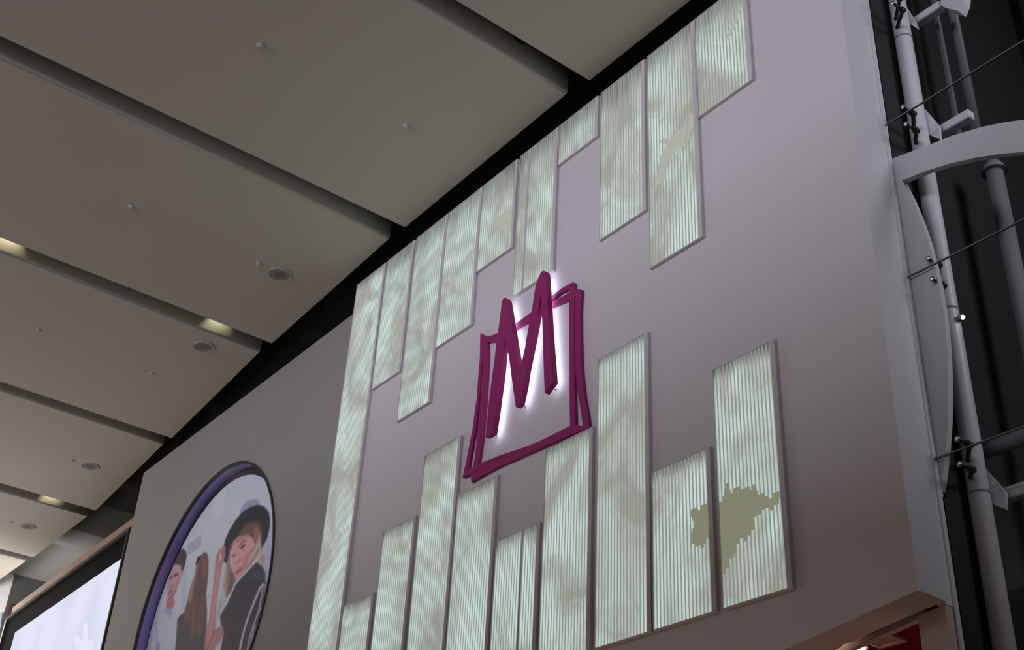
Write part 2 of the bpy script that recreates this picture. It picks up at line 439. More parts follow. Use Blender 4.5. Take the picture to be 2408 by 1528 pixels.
adopt(logo, prism('letter', front, (0, MY1-MY0, 0), M['purple']))
# light-emitting back of the letter, facing the wall
bm = bmesh.new()
cen = [Vector((p.x, MY1+0.001, p.z)) for p in front]
vs = [bm.verts.new(p) for p in cen]; f = bm.faces.new(vs); f.normal_update(); bmesh.ops.triangulate(bm, faces=[f])
me = bpy.data.meshes.new('led_back'); bm.to_mesh(me); bm.free()
adopt(logo, link('led_back', me, M['led']))
for x, y in (B(400, 860), B(760, 480), B(1140, 270), A(640, 560), A(1170, 220)):
    p = PY(x, y, MY1); adopt(logo, cyl('mounting_pin', (p.x, MY1, p.z), (p.x, WY, p.z), 0.012, M['frame'], seg=10))
BY = WY - 0.03
def strip(left, right): return left + right[::-1]
bag = [
    strip([A(290, 955), A(285, 1300), B(245, 0), B(215, 400), B(160, 800), B(90, 1150), B(40, 1385)], [A(345, 995), A(325, 1300), B(282, 0), B(255, 350), B(205, 750), B(150, 1060), B(108, 1290)]),
    strip([A(325, 1000), A(330, 1300), B(290, 0), B(262, 400), B(225, 850), B(190, 1150), B(160, 1290)], [A(390, 1085), A(393, 1400), B(350, 0), B(325, 450), B(285, 900), B(250, 1130), B(235, 1225)]),
    [A(290, 955), A(365, 1003), A(440, 995), A(600, 930), A(600, 1060), A(530, 1070), A(385, 1085), A(385, 1105), A(290, 1105)],
    [A(700, 890), A(905, 735), A(1030, 645), A(1030, 770), A(900, 830), A(700, 945)],
    [A(1230, 480), A(1300, 430), A(1420, 335), A(1560, 258), A(1582, 258), A(1590, 275), A(1590, 370), A(1510, 350), A(1400, 400), A(1310, 480), A(1230, 540)],
    [A(1230, 545), A(1310, 505), A(1420, 455), A(1520, 390), A(1590, 372), A(1650, 350), A(1690, 362), A(1680, 430), A(1600, 445), A(1520, 490), A(1400, 545), A(1230, 615)],
    strip([A(1515, 350), A(1520, 1000), B(1365, 0), B(1365, 400), B(1372, 760)], [A(1590, 270), A(1590, 1000), B(1425, 0), B(1430, 400), B(1440, 790)]),
    strip([A(1600, 420), A(1600, 1000), B(1432, 0), B(1470, 350), B(1535, 750)], [A(1690, 360), A(1670, 700), B(1510, 0), B(1545, 350), B(1617, 765)]),
    strip([B(90, 1290), B(235, 1215), B(500, 1110), B(800, 1010), B(1000, 930), B(1200, 830), B(1372, 740), B(1500, 740)], [B(45, 1385), B(200, 1300), B(360, 1225), B(600, 1150), B(850, 1060), B(1100, 950), B(1300, 860), B(1500, 790)]),
    strip([B(142, 1330), B(200, 1308), B(350, 1228), B(600, 1120), B(1000, 960), B(1400, 780), B(1608, 718)], [B(148, 1440), B(300, 1345), B(500, 1240), B(850, 1085), B(1200, 930), B(1450, 830), B(1617, 765)]),
]
bm = bmesh.new()
for i, s in enumerate(bag):
    bm_prism(bm, [PY(x, y, BY - 0.0006*i) for x, y in s], (0, 0.029, 0))
adopt(logo, finish('bag_outline', bm, M['purple']))

# ------------------------------------------------------------------ round poster niche in the grey wall
niche = empty('round_poster', (CX, LY, CZ-CR)); tag(niche, 'round recessed poster of three young people with a violet rim', 'poster')
PD = 0.16; PYY = LY + PD
def ring(name, r0, r1, y0, y1, m, parent, seg=128):
    bm = bmesh.new(); rows = []
    for i in range(seg):
        t = 2*math.pi*i/seg; c, s = math.cos(t), math.sin(t)
        rows.append([bm.verts.new((CX+r*c, y, CZ+r*s)) for r, y in ((r0, y0), (r1, y0), (r1, y1), (r0, y1))])
    for i in range(seg):
        a, b = rows[i], rows[(i+1) % seg]
        for k in range(4):
            f = bm.faces.new((a[k], a[(k+1) % 4], b[(k+1) % 4], b[k]))
    return adopt(parent, finish(name, bm, m, smooth=False))
ring('edge_trim', CR-0.012, CR+0.022, LY-0.02, LY+0.03, M['rimdark'], niche)
ring('violet_rim', CR-0.012, CR, LY+0.03, PYY+0.01, M['rim'], niche)

C1 = lambda x, y: (300 + x*0.2932, 1080 + y*0.2932)
C3 = lambda x, y: (340 + x*0.16886, 1270 + y*0.16886)
C7 = lambda x, y: (480 + x*0.24752, 1150 + y*0.24738)
shapes = []   # (transform, polygon, sRGB, softness in px, opacity)
def sh(T, poly, rgb, soft=1, op=1.0): shapes.append(([T(x, y) for x, y in poly], rgb, soft, op))
def ell(cx, cy, a, b, ang, n=16):
    return [(cx+a*math.cos(t)*math.cos(ang)-b*math.sin(t)*math.sin(ang), cy+a*math.cos(t)*math.sin(ang)+b*math.sin(t)*math.cos(ang)) for t in [2*math.pi*i/n for i in range(n)]]
def line(T, pl, wd, rgb, soft=1, op=1.0):
    L_, R_ = [], []
    for i, (x, y) in enumerate(pl):
        x0, y0 = pl[max(0, i-1)]; x2, y2 = pl[min(len(pl)-1, i+1)]
        d = math.hypot(x2-x0, y2-y0) or 1; nx, ny = -(y2-y0)/d*wd/2, (x2-x0)/d*wd/2
        L_.append((x+nx, y+ny)); R_.append((x-nx, y-ny))
    sh(T, L_ + R_[::-1], rgb, soft, op)
BOT = 1600
# backdrop
sh(C1, [(700, 240), (800, 160), (760, 420), (690, 470)], (174, 178, 195), 6, 0.7)
sh(C1, [(475, 690), (595, 600), (592, 695), (480, 770)], (140, 142, 149), 2, 0.9)
sh(C1, [(440, 800), (480, 800), (470, 1200), (430, 1200)], (146, 151, 172), 4, 0.7)
sh(C1, [(1080, 600), (1170, 500), (1170, 1000), (1110, 1060)], (150, 150, 160), 4, 0.8)
# man
sh(C3, [(250, 950), (300, 955), (385, 975), (430, 960), (450, 1040), (455, 1200), (425, BOT), (10, BOT), (50, 1280), (90, 1140), (160, 1040)], (156, 162, 184), 3)
line(C3, [(165, 1150), (170, 1350), (150, 1560)], 16, (118, 120, 148), 2, 0.8)
sh(C3, [(180, 1440), (215, 1420), (200, 1560), (160, 1560)], (108, 110, 136), 2, 0.8)
sh(C3, [(250, 945), (330, 960), (385, 975), (375, 1080), (300, 1020)], (126, 126, 142), 3, 0.9)
sh(C3, [(305, 830), (400, 800), (425, 860), (385, 965), (300, 950)], (148, 100, 100), 2)
sh(C3, [(390, 335), (500, 345), (520, 400), (552, 415), (545, 470), (520, 490), (490, 570), (450, 690), (400, 800), (350, 850), (318, 830), (313, 700), (328, 600), (345, 500), (360, 410)], (164, 130, 132), 1)
sh(C3, [(330, 700), (380, 690), (450, 660), (400, 800), (350, 850), (318, 830)], (140, 104, 106), 3, 0.8)
sh(C3, [(470, 480), (520, 490), (480, 600), (430, 720), (420, 640)], (146, 108, 110), 3, 0.7)
sh(C3, [(345, 470), (352, 400), (385, 320), (400, 260), (440, 190), (480, 145), (530, 116), (568, 140), (588, 200), (578, 270), (560, 350), (530, 430), (510, 410), (505, 350), (440, 335), (388, 335), (362, 410)], (66, 56, 56), 1)
sh(C3, [(400, 290), (450, 200), (500, 170), (520, 230), (480, 310), (420, 325)], (88, 72, 66), 3, 0.7)
sh(C3, ell(438, 480, 36, 20, -0.6), (78, 58, 62), 2, 0.9)
sh(C3, ell(368, 522, 24, 18, -0.6), (84, 62, 66), 2, 0.9)
sh(C3, ell(380, 645, 18, 36, 0.3), (122, 88, 92), 2, 0.7)
sh(C3, ell(362, 718, 36, 12, -0.7), (120, 72, 78), 1, 0.9)
line(C3, [(335, 830), (400, 770), (440, 700)], 16, (112, 76, 76), 2, 0.7)
# middle woman, from behind
sh(C3, [(458, 1090), (500, 1040), (560, 1000), (600, 900), (700, 900), (860, 960), (866, 1200), (832, BOT), (418, BOT), (440, 1350)], (60, 60, 66), 1)
sh(C3, [(560, 960), (600, 840), (640, 900), (640, 1120), (600, 1150), (552, 1080)], (104, 76, 72), 2, 0.9)
sh(C3, [(780, 215), (830, 168), (868, 180), (890, 260), (884, 500), (858, 750), (864, 900), (870, 1000), (858, 1100), (810, 1290), (762, 1340), (750, 1250), (700, 1290), (612, 1440), (618, 1340), (680, 1150), (620, 1130), (560, 1070), (600, 830), (640, 650), (700, 480), (722, 350), (745, 240)], (86, 64, 62), 1)
sh(C3, [(600, 830), (650, 640), (705, 470), (730, 340), (760, 300), (700, 600), (660, 800), (640, 900)], (146, 116, 106), 2, 0.7)
sh(C3, [(800, 240), (850, 210), (880, 300), (870, 480), (820, 560), (790, 420)], (112, 80, 78), 4, 0.8)
line(C3, [(700, 900), (680, 1100), (640, 1300)], 26, (118, 80, 72), 2, 0.8)
line(C3, [(780, 900), (770, 1120), (775, 1300)], 24, (114, 78, 72), 2, 0.8)
line(C3, [(740, 700), (730, 900), (725, 1150)], 22, (70, 52, 52), 3, 0.7)
sh(C3, [(706, 345), (735, 235), (778, 218), (770, 260), (738, 330)], (38, 36, 42), 1)
line(C3, [(850, 810), (930, 770)], 14, (120, 124, 142), 2, 0.7)
# woman with the hat
sh(C7, [(60, 1000), (150, 980), (215, 1040), (195, 1150), (140, 1230), (110, 1330), (70, 1330)], (158, 163, 158), 2)
line(C7, [(205, 1050), (150, 1120), (130, 1200)], 10, (120, 132, 126), 1, 0.8)
line(C7, [(180, 1000), (150, 1060), (140, 1130)], 8, (118, 128, 124), 1, 0.8)
sh(C7, [(185, 1400), (210, 1380), (170, BOT), (120, BOT)], (168, 168, 165), 2)
sh(C7, [(330, 262), (345, 200), (385, 130), (440, 100), (500, 93), (524, 108), (532, 155), (450, 175), (380, 215)], (124, 128, 143), 1)
sh(C7, [(335, 250), (352, 215), (400, 180), (450, 160), (450, 178), (380, 215)], (96, 100, 124), 2, 0.8)
sh(C7, [(180, 565), (200, 480), (240, 390), (300, 290), (370, 215), (440, 172), (510, 148), (570, 165), (610, 210), (627, 280), (622, 370), (600, 460), (545, 578), (480, 600), (300, 600), (255, 560), (225, 690), (205, 702), (183, 685)], (38, 38, 42), 1)
sh(C7, [(265, 520), (252, 600), (245, 700), (270, 780), (310, 860), (285, 900), (245, 1000), (205, 1035), (185, 900), (208, 750), (232, 620), (248, 530)], (122, 98, 90), 2)
line(C7, [(215, 760), (200, 880), (205, 1000)], 22, (160, 140, 126), 2, 0.7)
line(C7, [(268, 780), (262, 880), (235, 970)], 26, (86, 64, 58), 3, 0.8)
sh(C7, [(330, 430), (390, 335), (470, 305), (530, 330), (552, 400), (545, 480), (500, 500), (470, 450), (380, 440), (290, 490), (262, 560), (262, 510)], (92, 68, 62), 3)
sh(C7, [(528, 400), (548, 560), (572, 640), (565, 710), (500, 695), (440, 740), (375, 800), (405, 705), (455, 600), (495, 510)], (160, 146, 132), 2)
line(C7, [(520, 560), (470, 660), (400, 760)], 16, (112, 94, 82), 2, 0.7)
line(C7, [(545, 600), (520, 650), (460, 710)], 14, (190, 178, 162), 2, 0.7)
sh(C7, [(530, 600), (570, 640), (580, 720), (545, 720)], (150, 112, 118), 2, 0.8)
sh(C7, [(278, 495), (330, 450), (420, 432), (470, 468), (492, 520), (452, 600), (412, 700), (380, 785), (322, 866), (300, 835), (265, 760), (262, 640), (264, 560)], (176, 132, 128), 1)
sh(C7, [(480, 370), (510, 345), (525, 420), (495, 520), (462, 500)], (138, 88, 80), 2, 0.9)
sh(C7, [(380, 640), (450, 560), (480, 540), (412, 700), (380, 785), (340, 840)], (150, 104, 100), 4, 0.7)
sh(C7, [(300, 470), (400, 435), (440, 440), (360, 480), (290, 520)], (140, 98, 92), 4, 0.8)
line(C7, [(330, 550), (360, 505), (400, 490)], 12, (86, 60, 58), 1, 0.9)
sh(C7, ell(368, 545, 30, 13, -0.75), (62, 48, 54), 1.5, 0.95)
line(C7, [(262, 640), (280, 630), (300, 628)], 14, (90, 62, 60), 1.5, 0.9)
sh(C7, ell(318, 690, 34, 16, -0.75), (140, 94, 92), 3, 0.7)
sh(C7, ell(302, 672, 10, 26, 0.25), (204, 168, 164), 2, 0.7)
sh(C7, ell(328, 772, 44, 15, -0.78), (122, 56, 62), 1.5, 0.95)
sh(C7, ell(330, 766, 28, 6, -0.78), (176, 160, 160), 1, 0.7)
line(C7, [(330, 730), (350, 705), (362, 720)], 10, (196, 170, 168), 1.5, 0.6)
sh(C7, [(500, 692), (550, 730), (580, 790), (583, 880), (612, 960), (640, 1000), (560, 1240), (510, 1440), (480, BOT), (145, BOT), (180, 1400), (150, 1210), (230, 1070), (300, 905), (400, 795)], (50, 50, 58), 1)
sh(C7, [(440, 800), (540, 760), (575, 830), (560, 880), (470, 850)], (66, 66, 84), 5, 0.8)
sh(C7, [(140, 572), (178, 545), (206, 540), (198, 640), (168, 740), (145, 900), (120, 1050), (103, 1330), (178, 1290), (190, 1385), (110, 1500), (80, BOT), (0, BOT), (10, 1400), (45, 1250), (80, 1000), (102, 750), (112, 640)], (152, 108, 106), 1)
line(C7, [(130, 760), (105, 1000), (70, 1280), (40, 1480)], 22, (176, 136, 132), 3, 0.7)
line(C7, [(100, 1340), (60, 1440), (10, 1560)], 12, (118, 78, 78), 2, 0.7)
line(C7, [(180, 570), (172, 640)], 10, (112, 74, 74), 1, 0.8)
sh(C7, ell(157, 640, 6, 34, 0.1), (205, 200, 205), 1, 0.9)
WL = (172, 171, 176)
line(C7, [(335, 1560), (352, 1450), (380, 1340), (420, 1210), (480, 1060), (530, 940), (560, 898), (585, 915), (606, 1000)], 17, WL, 1)
line(C7, [(562, 905), (548, 1010), (520, 1150), (475, 1280), (430, 1410), (380, 1520)], 11, WL, 1)
line(C7, [(580, 950), (572, 1060), (545, 1180), (505, 1300), (470, 1400)], 9, WL, 1)
line(C7, [(548, 1130), (525, 1145), (540, 1200), (520, 1290), (500, 1400)], 9, WL, 1)
line(C7, [(590, 1010), (560, 1180), (530, 1300), (515, 1400)], 8, WL, 1)
line(C7, [(490, 1290), (470, 1330), (455, 1400)], 9, WL, 1)
for k in range(3):
    zz = [(385 + q*16 - k*14, 1452 + k*38 - q*5 + (10 if q % 2 else -10)) for q in range(9)]
    line(C7, zz, 15, WL, 1)

def poster():
    NX, NZ = 360, 560
    xs = np.linspace(CX-CR, CX+CR, NX); zs = np.linspace(CZ-CR, CZ+CR, NZ)
    zvis = np.maximum(zs, PY(450, 1560, PYY).z)
    XX, ZZ = np.meshgrid(xs, zvis)
    wx, wy, wz = XX-CAM.x, PYY-CAM.y, ZZ-CAM.z
    cx_ = RX[0]*wx+RY[0]*wy+RZ[0]*wz; cy_ = RX[1]*wx+RY[1]*wy+RZ[1]*wz; cz_ = RX[2]*wx+RY[2]*wy+RZ[2]*wz
    U = 1204 + F_PX*cx_/-cz_; V = 764 - F_PX*cy_/-cz_
    img = np.zeros((NZ, NX, 3))
    g = np.clip((V-1110)/420, 0, 1)[..., None]
    img[:] = (1-g)*np.array((160, 166, 184.0)) + g*np.array((164, 168, 180.0))
    # size of a cell in photograph pixels, for the softness of the print
    du = abs(U[NZ*3//4, NX//2+5]-U[NZ*3//4, NX//2-5])/10; dv = abs(V[NZ*3//4+5, NX//2]-V[NZ*3//4-5, NX//2])/10
    def blur(mk, n, ax):
        for _ in range(2):
            acc = np.zeros_like(mk)
            for k in range(-n, n+1): acc += np.roll(mk, k, axis=ax)
            mk = acc/(2*n+1)
        return mk
    for poly, rgb, soft, op in shapes:
        p = np.array(poly); x0, y0 = p.min(0)-12; x1, y1 = p.max(0)+12
        box_ = (U > x0) & (U < x1) & (V > y0) & (V < y1)
        if not box_.any(): continue
        r = np.where(box_.any(1))[0]; c = np.where(box_.any(0))[0]
        sl = (slice(r[0], r[-1]+1), slice(c[0], c[-1]+1))
        u, v = U[sl], V[sl]
        ins = np.zeros(u.shape, bool)
        for i in range(len(p)):
            (ax, ay), (bx, by) = p[i], p[i-1]
            if ay == by: continue
            ins ^= ((ay > v) != (by > v)) & (u < (bx-ax)*(v-ay)/(by-ay)+ax)
        mk = ins.astype(float)
        mk = blur(mk, max(1, int(round(soft*0.8/du))), 1); mk = blur(mk, max(1, int(round(soft*0.6/dv))), 0)
        mk = (mk*op)[..., None]
        img[sl] = img[sl]*(1-mk) + mk*np.array(rgb, float)
    s = img/255.0
    L_ = np.where(s <= 0.04045, s/12.92, ((s+0.055)/1.055)**2.4) * 2.2
    L_ = np.clip(L_*np.array((0.97, 1.0, 1.08)), 0, 0.92)
    X0, Z0 = np.meshgrid(xs, zs)
    ok = (X0-CX)**2 + (Z0-(CZ-0.06))**2 <= (CR-0.062)**2
    idx = -np.ones((NZ, NX), int); idx[ok] = np.arange(ok.sum())
    verts = np.stack([X0[ok], np.full(ok.sum(), PYY), Z0[ok]], 1)
    q = ok[:-1, :-1] & ok[1:, :-1] & ok[:-1, 1:] & ok[1:, 1:]
    faces = np.stack([idx[:-1, :-1][q], idx[:-1, 1:][q], idx[1:, 1:][q], idx[1:, :-1][q]], 1)
    me = bpy.data.meshes.new('printed_sheet'); me.from_pydata(verts.tolist(), [], faces.tolist())
    at = me.color_attributes.new('print', 'FLOAT_COLOR', 'POINT')
    at.data.foreach_set('color', np.c_[L_[ok], np.ones(ok.sum())].astype(np.float32).ravel())
    m = bpy.data.materials.new('poster_print'); m.use_nodes = True
    b = m.node_tree.nodes['Principled BSDF']; b.inputs['Roughness'].default_value = 0.45
    a = m.node_tree.nodes.new('ShaderNodeAttribute'); a.attribute_name = 'print'
    m.node_tree.links.new(a.outputs['Color'], b.inputs['Base Color'])
    return link('printed_sheet', me, m)
adopt(niche, poster())
adopt(niche, cyl('backing_disc', (CX, PYY+0.012, CZ), (CX, PYY+0.03, CZ), CR-0.002, M['rimdark'], seg=96))

# ------------------------------------------------------------------ big video screen left of the grey wall
sa = PY(310, 1243, 6.35); sb = PZ(19, 1455, sa.z)
SXD = (sb - sa); SXD.z = 0; SW = SXD.length; SXD.normalize(); SN = Vector((-SXD.y, SXD.x, 0))
if SN.y > 0: SN = -SN            # towards the hall
def S(u, zz, d=0.0): return Vector((sa.x, sa.y, 0)) + SXD*u + SN*d + Vector((0, 0, zz))
STOP = sa.z; SBOT = STOP - 3.4
scr = empty('video_screen', S(SW/2, SBOT)); tag(scr, 'large glowing video screen in a black bezel left of the grey wall', 'screen')
def quadbar(name, u0, u1, z0, z1, d0, d1, m, parent):
    pts = [S(u0, z0, d1), S(u1, z0, d1), S(u1, z1, d1), S(u0, z1, d1)]
    return adopt(parent, prism(name, pts, SN*(d0-d1), m))
quadbar('housing', 0, SW, SBOT, STOP, -0.75, 0.0, M['bezel'], scr)
t = 0.10
quadbar('frame_top', 0, SW, STOP-0.05, STOP, 0.0, 0.05, M['bezelm'], scr)
quadbar('frame_right', 0, 0.05, SBOT, STOP-0.05, 0.0, 0.05, M['bezelm'], scr)
quadbar('frame_left', SW-0.10, SW, SBOT, STOP-0.05, 0.0, 0.05, M['chrome'], scr)
# display area from the photograph corners
def on_screen(px, py, d=0.0):
    r = ray(px, py); p0 = S(0, 0, d); k = (p0-CAM).dot(SN)/r.dot(SN); return CAM + r*k
def us(p): return (p - S(0, 0)).dot(SXD)
d0 = on_screen(288, 1318); d1 = on_screen(38, 1482)
u0, u1, zt = us(d0), us(d1), (d0.z+d1.z)/2
def screen_material():
    m = bpy.data.materials.new('lit_display'); m.use_nodes = True; nt = m.node_tree; b = nt.nodes['Principled BSDF']
    b.inputs['Base Color'].default_value = (0.01, 0.01, 0.01, 1); b.inputs['Roughness'].default_value = 0.7; b.inputs['Specular IOR Level'].default_value = 0.05
    g = nt.nodes.new('ShaderNodeNewGeometry'); n = nt.nodes.new('ShaderNodeTexNoise'); n.inputs['Scale'].default_value = 0.9; n.inputs['Detail'].default_value = 3
    nt.links.new(g.outputs['Position'], n.inputs['Vector'])
    r = nt.nodes.new('ShaderNodeValToRGB'); e = r.color_ramp.elements
    e[0].position = 0.35; e[0].color = (*lin((213, 218, 240)), 1); e[1].position = 0.6; e[1].color = (*lin((226, 227, 246)), 1)
    nt.links.new(n.outputs['Fac'], r.inputs['Fac']); nt.links.new(r.outputs['Color'], b.inputs['Emission Color'])
    b.inputs['Emission Strength'].default_value = 1.0
    return m
M['display'] = screen_material()
M['leaf'] = mat('display_leaf_white', (0.01, 0.01, 0.01), 0.7, spec=0.05, emit=lin((230, 231, 247)), estr=1.0)
disp = quadbar('display', u0, u1, SBOT+0.12, zt, 0.0, 0.012, M['display'], scr)
C5 = lambda x, y: (x*340/1493, 1180 + y*340/1493)
lf = [(858, 1440), (860, 1330), (862, 1260), (880, 1240), (905, 1265), (908, 1340), (905, 1430), (960, 1410), (970, 1440), (945, 1560), (900, 1640), (830, 1640), (800, 1540), (765, 1450), (768, 1385), (800, 1390)]
lm = prism('leaf_emblem', [on_screen(*C5(x, y), 0.014) for x, y in lf], SN*0.002, M['leaf'])
adopt(scr, lm)
# copper coloured fascia above the screen
wa = on_screen(316, 1220, 0.0); wb = on_screen(39, 1421, 0.0)
fas = empty('fascia_board', S(SW/2, STOP)); tag(fas, 'copper brown fascia strip running along the top of the video screen', 'fascia')
quadbar('face_board', -0.03, us(wb)+0.15, STOP+0.004, (wa.z+wb.z)/2, -0.2, 0.02, M['wood'], fas)
quadbar('lower_lip', -0.03, us(wb)+0.15, STOP+0.004, STOP+0.035, 0.02, 0.035, M['bezelm'], fas)

q = S(SW-0.35, STOP, -0.55)  # added hidden uplight, placed to brighten the far-left soffit
adopt(scr, box('added_uplight_box', q.x-0.3, q.x+0.3, q.y-0.05, q.y+0.05, STOP+0.0005, STOP+0.06, M['lampbody']))
ud = bpy.data.lights.new('added_uplight', 'AREA'); ud.shape = 'RECTANGLE'; ud.size = 0.6; ud.size_y = 0.1; ud.energy = 16; ud.color = (1.0, 0.97, 0.94)
uo = bpy.data.objects.new('added_uplight_light', ud); COL.objects.link(uo); uo.location = (q.x, q.y, STOP+0.09); uo.rotation_euler = (Vector((-28.6, 7.2, SOF0)) - Vector((q.x, q.y, STOP+0.09))).to_track_quat('-Z', 'Y').to_euler(); adopt(scr, uo)
# ------------------------------------------------------------------ far left: bulkhead end and pale wall beyond the screen
SOF = SOF0
t0 = PZ(37, 1349, SOF); t1 = PZ(107, 1369, SOF)
bx = (t0.x+t1.x)/2
struct(prism('wall_far', [Vector((bx, t0.y, SOF)), Vector((bx, t1.y+3, SOF)), Vector((bx, t1.y+3, 5.0)), Vector((bx, t0.y, 5.0))], (-0.05, 0, 0), M['bulk']))
struct(box('wall_end', bx-0.4, bx-0.06, 2.5, t0.y+0.3, 5, SOF+0.1, M['pale']))
bq = [PX(*p, bx+0.02) for p in ((22, 1421), (42, 1428), (30, 1440), (17, 1447))]
rs = prism('far_wall_sign', bq, (0.03, 0, 0), M['reddish']); tag(rs, 'small dark red sign above the left corner of the video screen', 'sign')
bq = [PX(*p, bx-0.05) for p in ((-30, 1452), (4, 1440), (-2, 1500), (-30, 1520))]
rs = prism('blue_banner', bq, (0.03, 0, 0), M['bluish']); tag(rs, 'pale blue banner on the far end wall at the left picture edge', 'banner')

# ------------------------------------------------------------------ ceiling fittings
def grille(px, py, r, label):
    p = PZ(px, py, ZC)
    root = empty('ceiling_speaker', (p.x, p.y, ZC)); tag(root, label, 'speaker', 'round ceiling speakers')
    def disc(name, r0, r1, z0, z1, m):
        bm = bmesh.new(); seg = 40; rows = []
        for i in range(seg):
            t = 2*math.pi*i/seg; c, s = math.cos(t), math.sin(t)
            rows.append([bm.verts.new((p.x+q*c, p.y+q*s, zz)) for q, zz in ((r0, z0), (r1, z0), (r1, z1), (r0, z1))])
        for i in range(seg):
            a, b = rows[i], rows[(i+1) % seg]
            for k in range(4): bm.faces.new((a[k], a[(k+1) % 4], b[(k+1) % 4], b[k]))
        adopt(root, finish(name, bm, m))
    disc('trim_ring', r*0.88, r, ZC-0.014, ZC-0.001, M['sprk'])
    disc('grille', r*0.45, r*0.88, ZC-0.008, ZC-0.001, M['speaker'])
    disc('core', 0.004, r*0.45, ZC-0.010, ZC-0.001, M['speaker_in'])
grille(658, 645, 0.155, 'largest round ceiling speaker, nearest the corner of the white wall')
grille(480, 815, 0.155, 'round ceiling speaker beside the slot with the greenish light spot')
grille(212, 1095, 0.155, 'round ceiling speaker on the slab above the bright warm slot light')
grille(65, 1237, 0.155, 'smallest round ceiling speaker, above the left end of the screen')
spr = [((613, 108), 'sprinkler cap on the near slab at the top of the picture'), ((955, 297), 'sprinkler cap on the near slab towards the white wall'),
       ((308, 487), 'sprinkler cap alone in the middle of the second slab'), ((608, 620), 'sprinkler cap just left of the largest ceiling speaker'),
       ((90, 775), 'sprinkler cap near the left picture edge on the third slab'), ((357, 878), 'sprinkler cap left of the second round speaker'),
       ((170, 1082), 'sprinkler cap just left of the third round speaker'), ((25, 1226), 'sprinkler cap just left of the smallest round speaker')]
for (px, py), lab in spr:
    p = PZ(px, py, ZC); root = empty('sprinkler', (p.x, p.y, ZC)); tag(root, lab, 'sprinkler', 'ceiling sprinkler caps')
    adopt(root, cyl('escutcheon', (p.x, p.y, ZC-0.001), (p.x, p.y, ZC-0.012), 0.045, M['sprk'], seg=20, r2=0.038))
    adopt(root, cyl('cap', (p.x, p.y, ZC-0.012), (p.x, p.y, ZC-0.022), 0.026, M['ceil'], seg=16, r2=0.022))
# spotlights tucked into the slots, washing the side of the next slab
def slot_lamp(px, py, xface, label, power, color):
    p = PX(px, py, xface)
    x = xface + 0.21; zz = ZC + 0.40
    root = empty('slot_spotlight', (x, p.y, zz)); tag(root, label, 'lamp', 'spotlights in the ceiling slots')
    a = Vector((x, p.y, zz)); d = (Vector((xface, p.y, ZC+0.10)) - a).normalized()
    adopt(root, cyl('lamp_body', a - d*0.10, a - d*0.005, 0.035, M['lampbody'], seg=16))
    adopt(root, cyl('bracket', a - d*0.06, Vector((x, p.y, ZC+0.56)), 0.010, M['lampbody'], seg=8))
    l = bpy.data.lights.new('slot_light', 'SPOT'); l.energy = power; l.color = color; l.spot_size = math.radians(78); l.spot_blend = 0.6; l.shadow_soft_size = 0.02
    o = bpy.data.objects.new('slot_light', l); COL.objects.link(o); o.location = a; o.rotation_euler = d.to_track_quat('-Z', 'Y').to_euler()
    adopt(root, o)
slot_lamp(20, 575, -14.30, 'lamp in the ceiling slot lighting it at the left picture edge', 6.5, (1.0, 0.92, 0.66))
slot_lamp(515, 770, -14.30, 'lamp in the ceiling slot beside the second speaker', 5.5, (0.94, 1.0, 0.66))
slot_lamp(125, 1175, -22.23, 'lamp glowing warm in the far ceiling slot', 9, (1.0, 0.84, 0.58))
# dark round pipe end inside the nearest slot
p = PX(1222, 96, -7.31)
tag(cyl('slot_pipe_end', (-7.31, p.y, ZC+0.36), (-7.14, p.y, ZC+0.36), 0.085, M['lampbody'], seg=24), 'dark round fitting inside the nearest ceiling slot', 'fitting')

# ------------------------------------------------------------------ shop entrance under the white wall
sof_in = WY + SD
def rakept(x, y, dz=0.0): return Vector((x, y, RAKE(x)+dz))
pil = PY(2159, 1437, sof_in+0.01)
pl = struct(prism('wall_pilaster', [Vector((pil.x, sof_in, RAKE(pil.x)-0.02)), Vector((WX1-0.005, sof_in, wz_r-0.02)), Vector((WX1-0.005, sof_in, 0)), Vector((pil.x, sof_in, 0))], (0, 0.11, 0), M['shopfascia']))
# second fascia behind a dark slit
q0 = PY(2160, 1440, sof_in+0.05); q1 = PY(1958, 1530, sof_in+0.05); r0 = PY(2147, 1461, sof_in+0.05); r1 = PY(2027, 1512, sof_in+0.05)
s1 = (q0.z-q1.z)/(q0.x-q1.x); s2 = (r0.z-r1.z)/(r0.x-r1.x)
fz0 = lambda x: q0.z + s1*(x-q0.x)
fz1 = lambda x: r0.z + s1*(x-r0.x)
struct(prism('trim_4', [Vector((XL, sof_in+0.05, fz0(XL))), Vector((q0.x+0.05, sof_in+0.05, fz0(q0.x+0.05))), Vector((q0.x+0.05, sof_in+0.05, fz1(q0.x+0.05))), Vector((XL, sof_in+0.05, fz1(XL)))], (0, 0.05, 0), M['shopfascia']))
zsc = fz1(r0.x) + 0.02
struct(box('trim_5', XL, pil.x, sof_in+0.12, sof_in+0.2, zsc+0.11, 4.5, M['dark2']))
struct(box('ceiling_shop', -9, -4.1, sof_in+0.12, 11, zsc, zsc+0.1, M['crimson']))
struct(box('wall_shop', -9, -4.1, 11, 11.2, 0, zsc, M['crimson']))
struct(box('wall_shop_side', -4.12, -4.06, sof_in+0.11, 11, 0, zsc, M['crimson']))
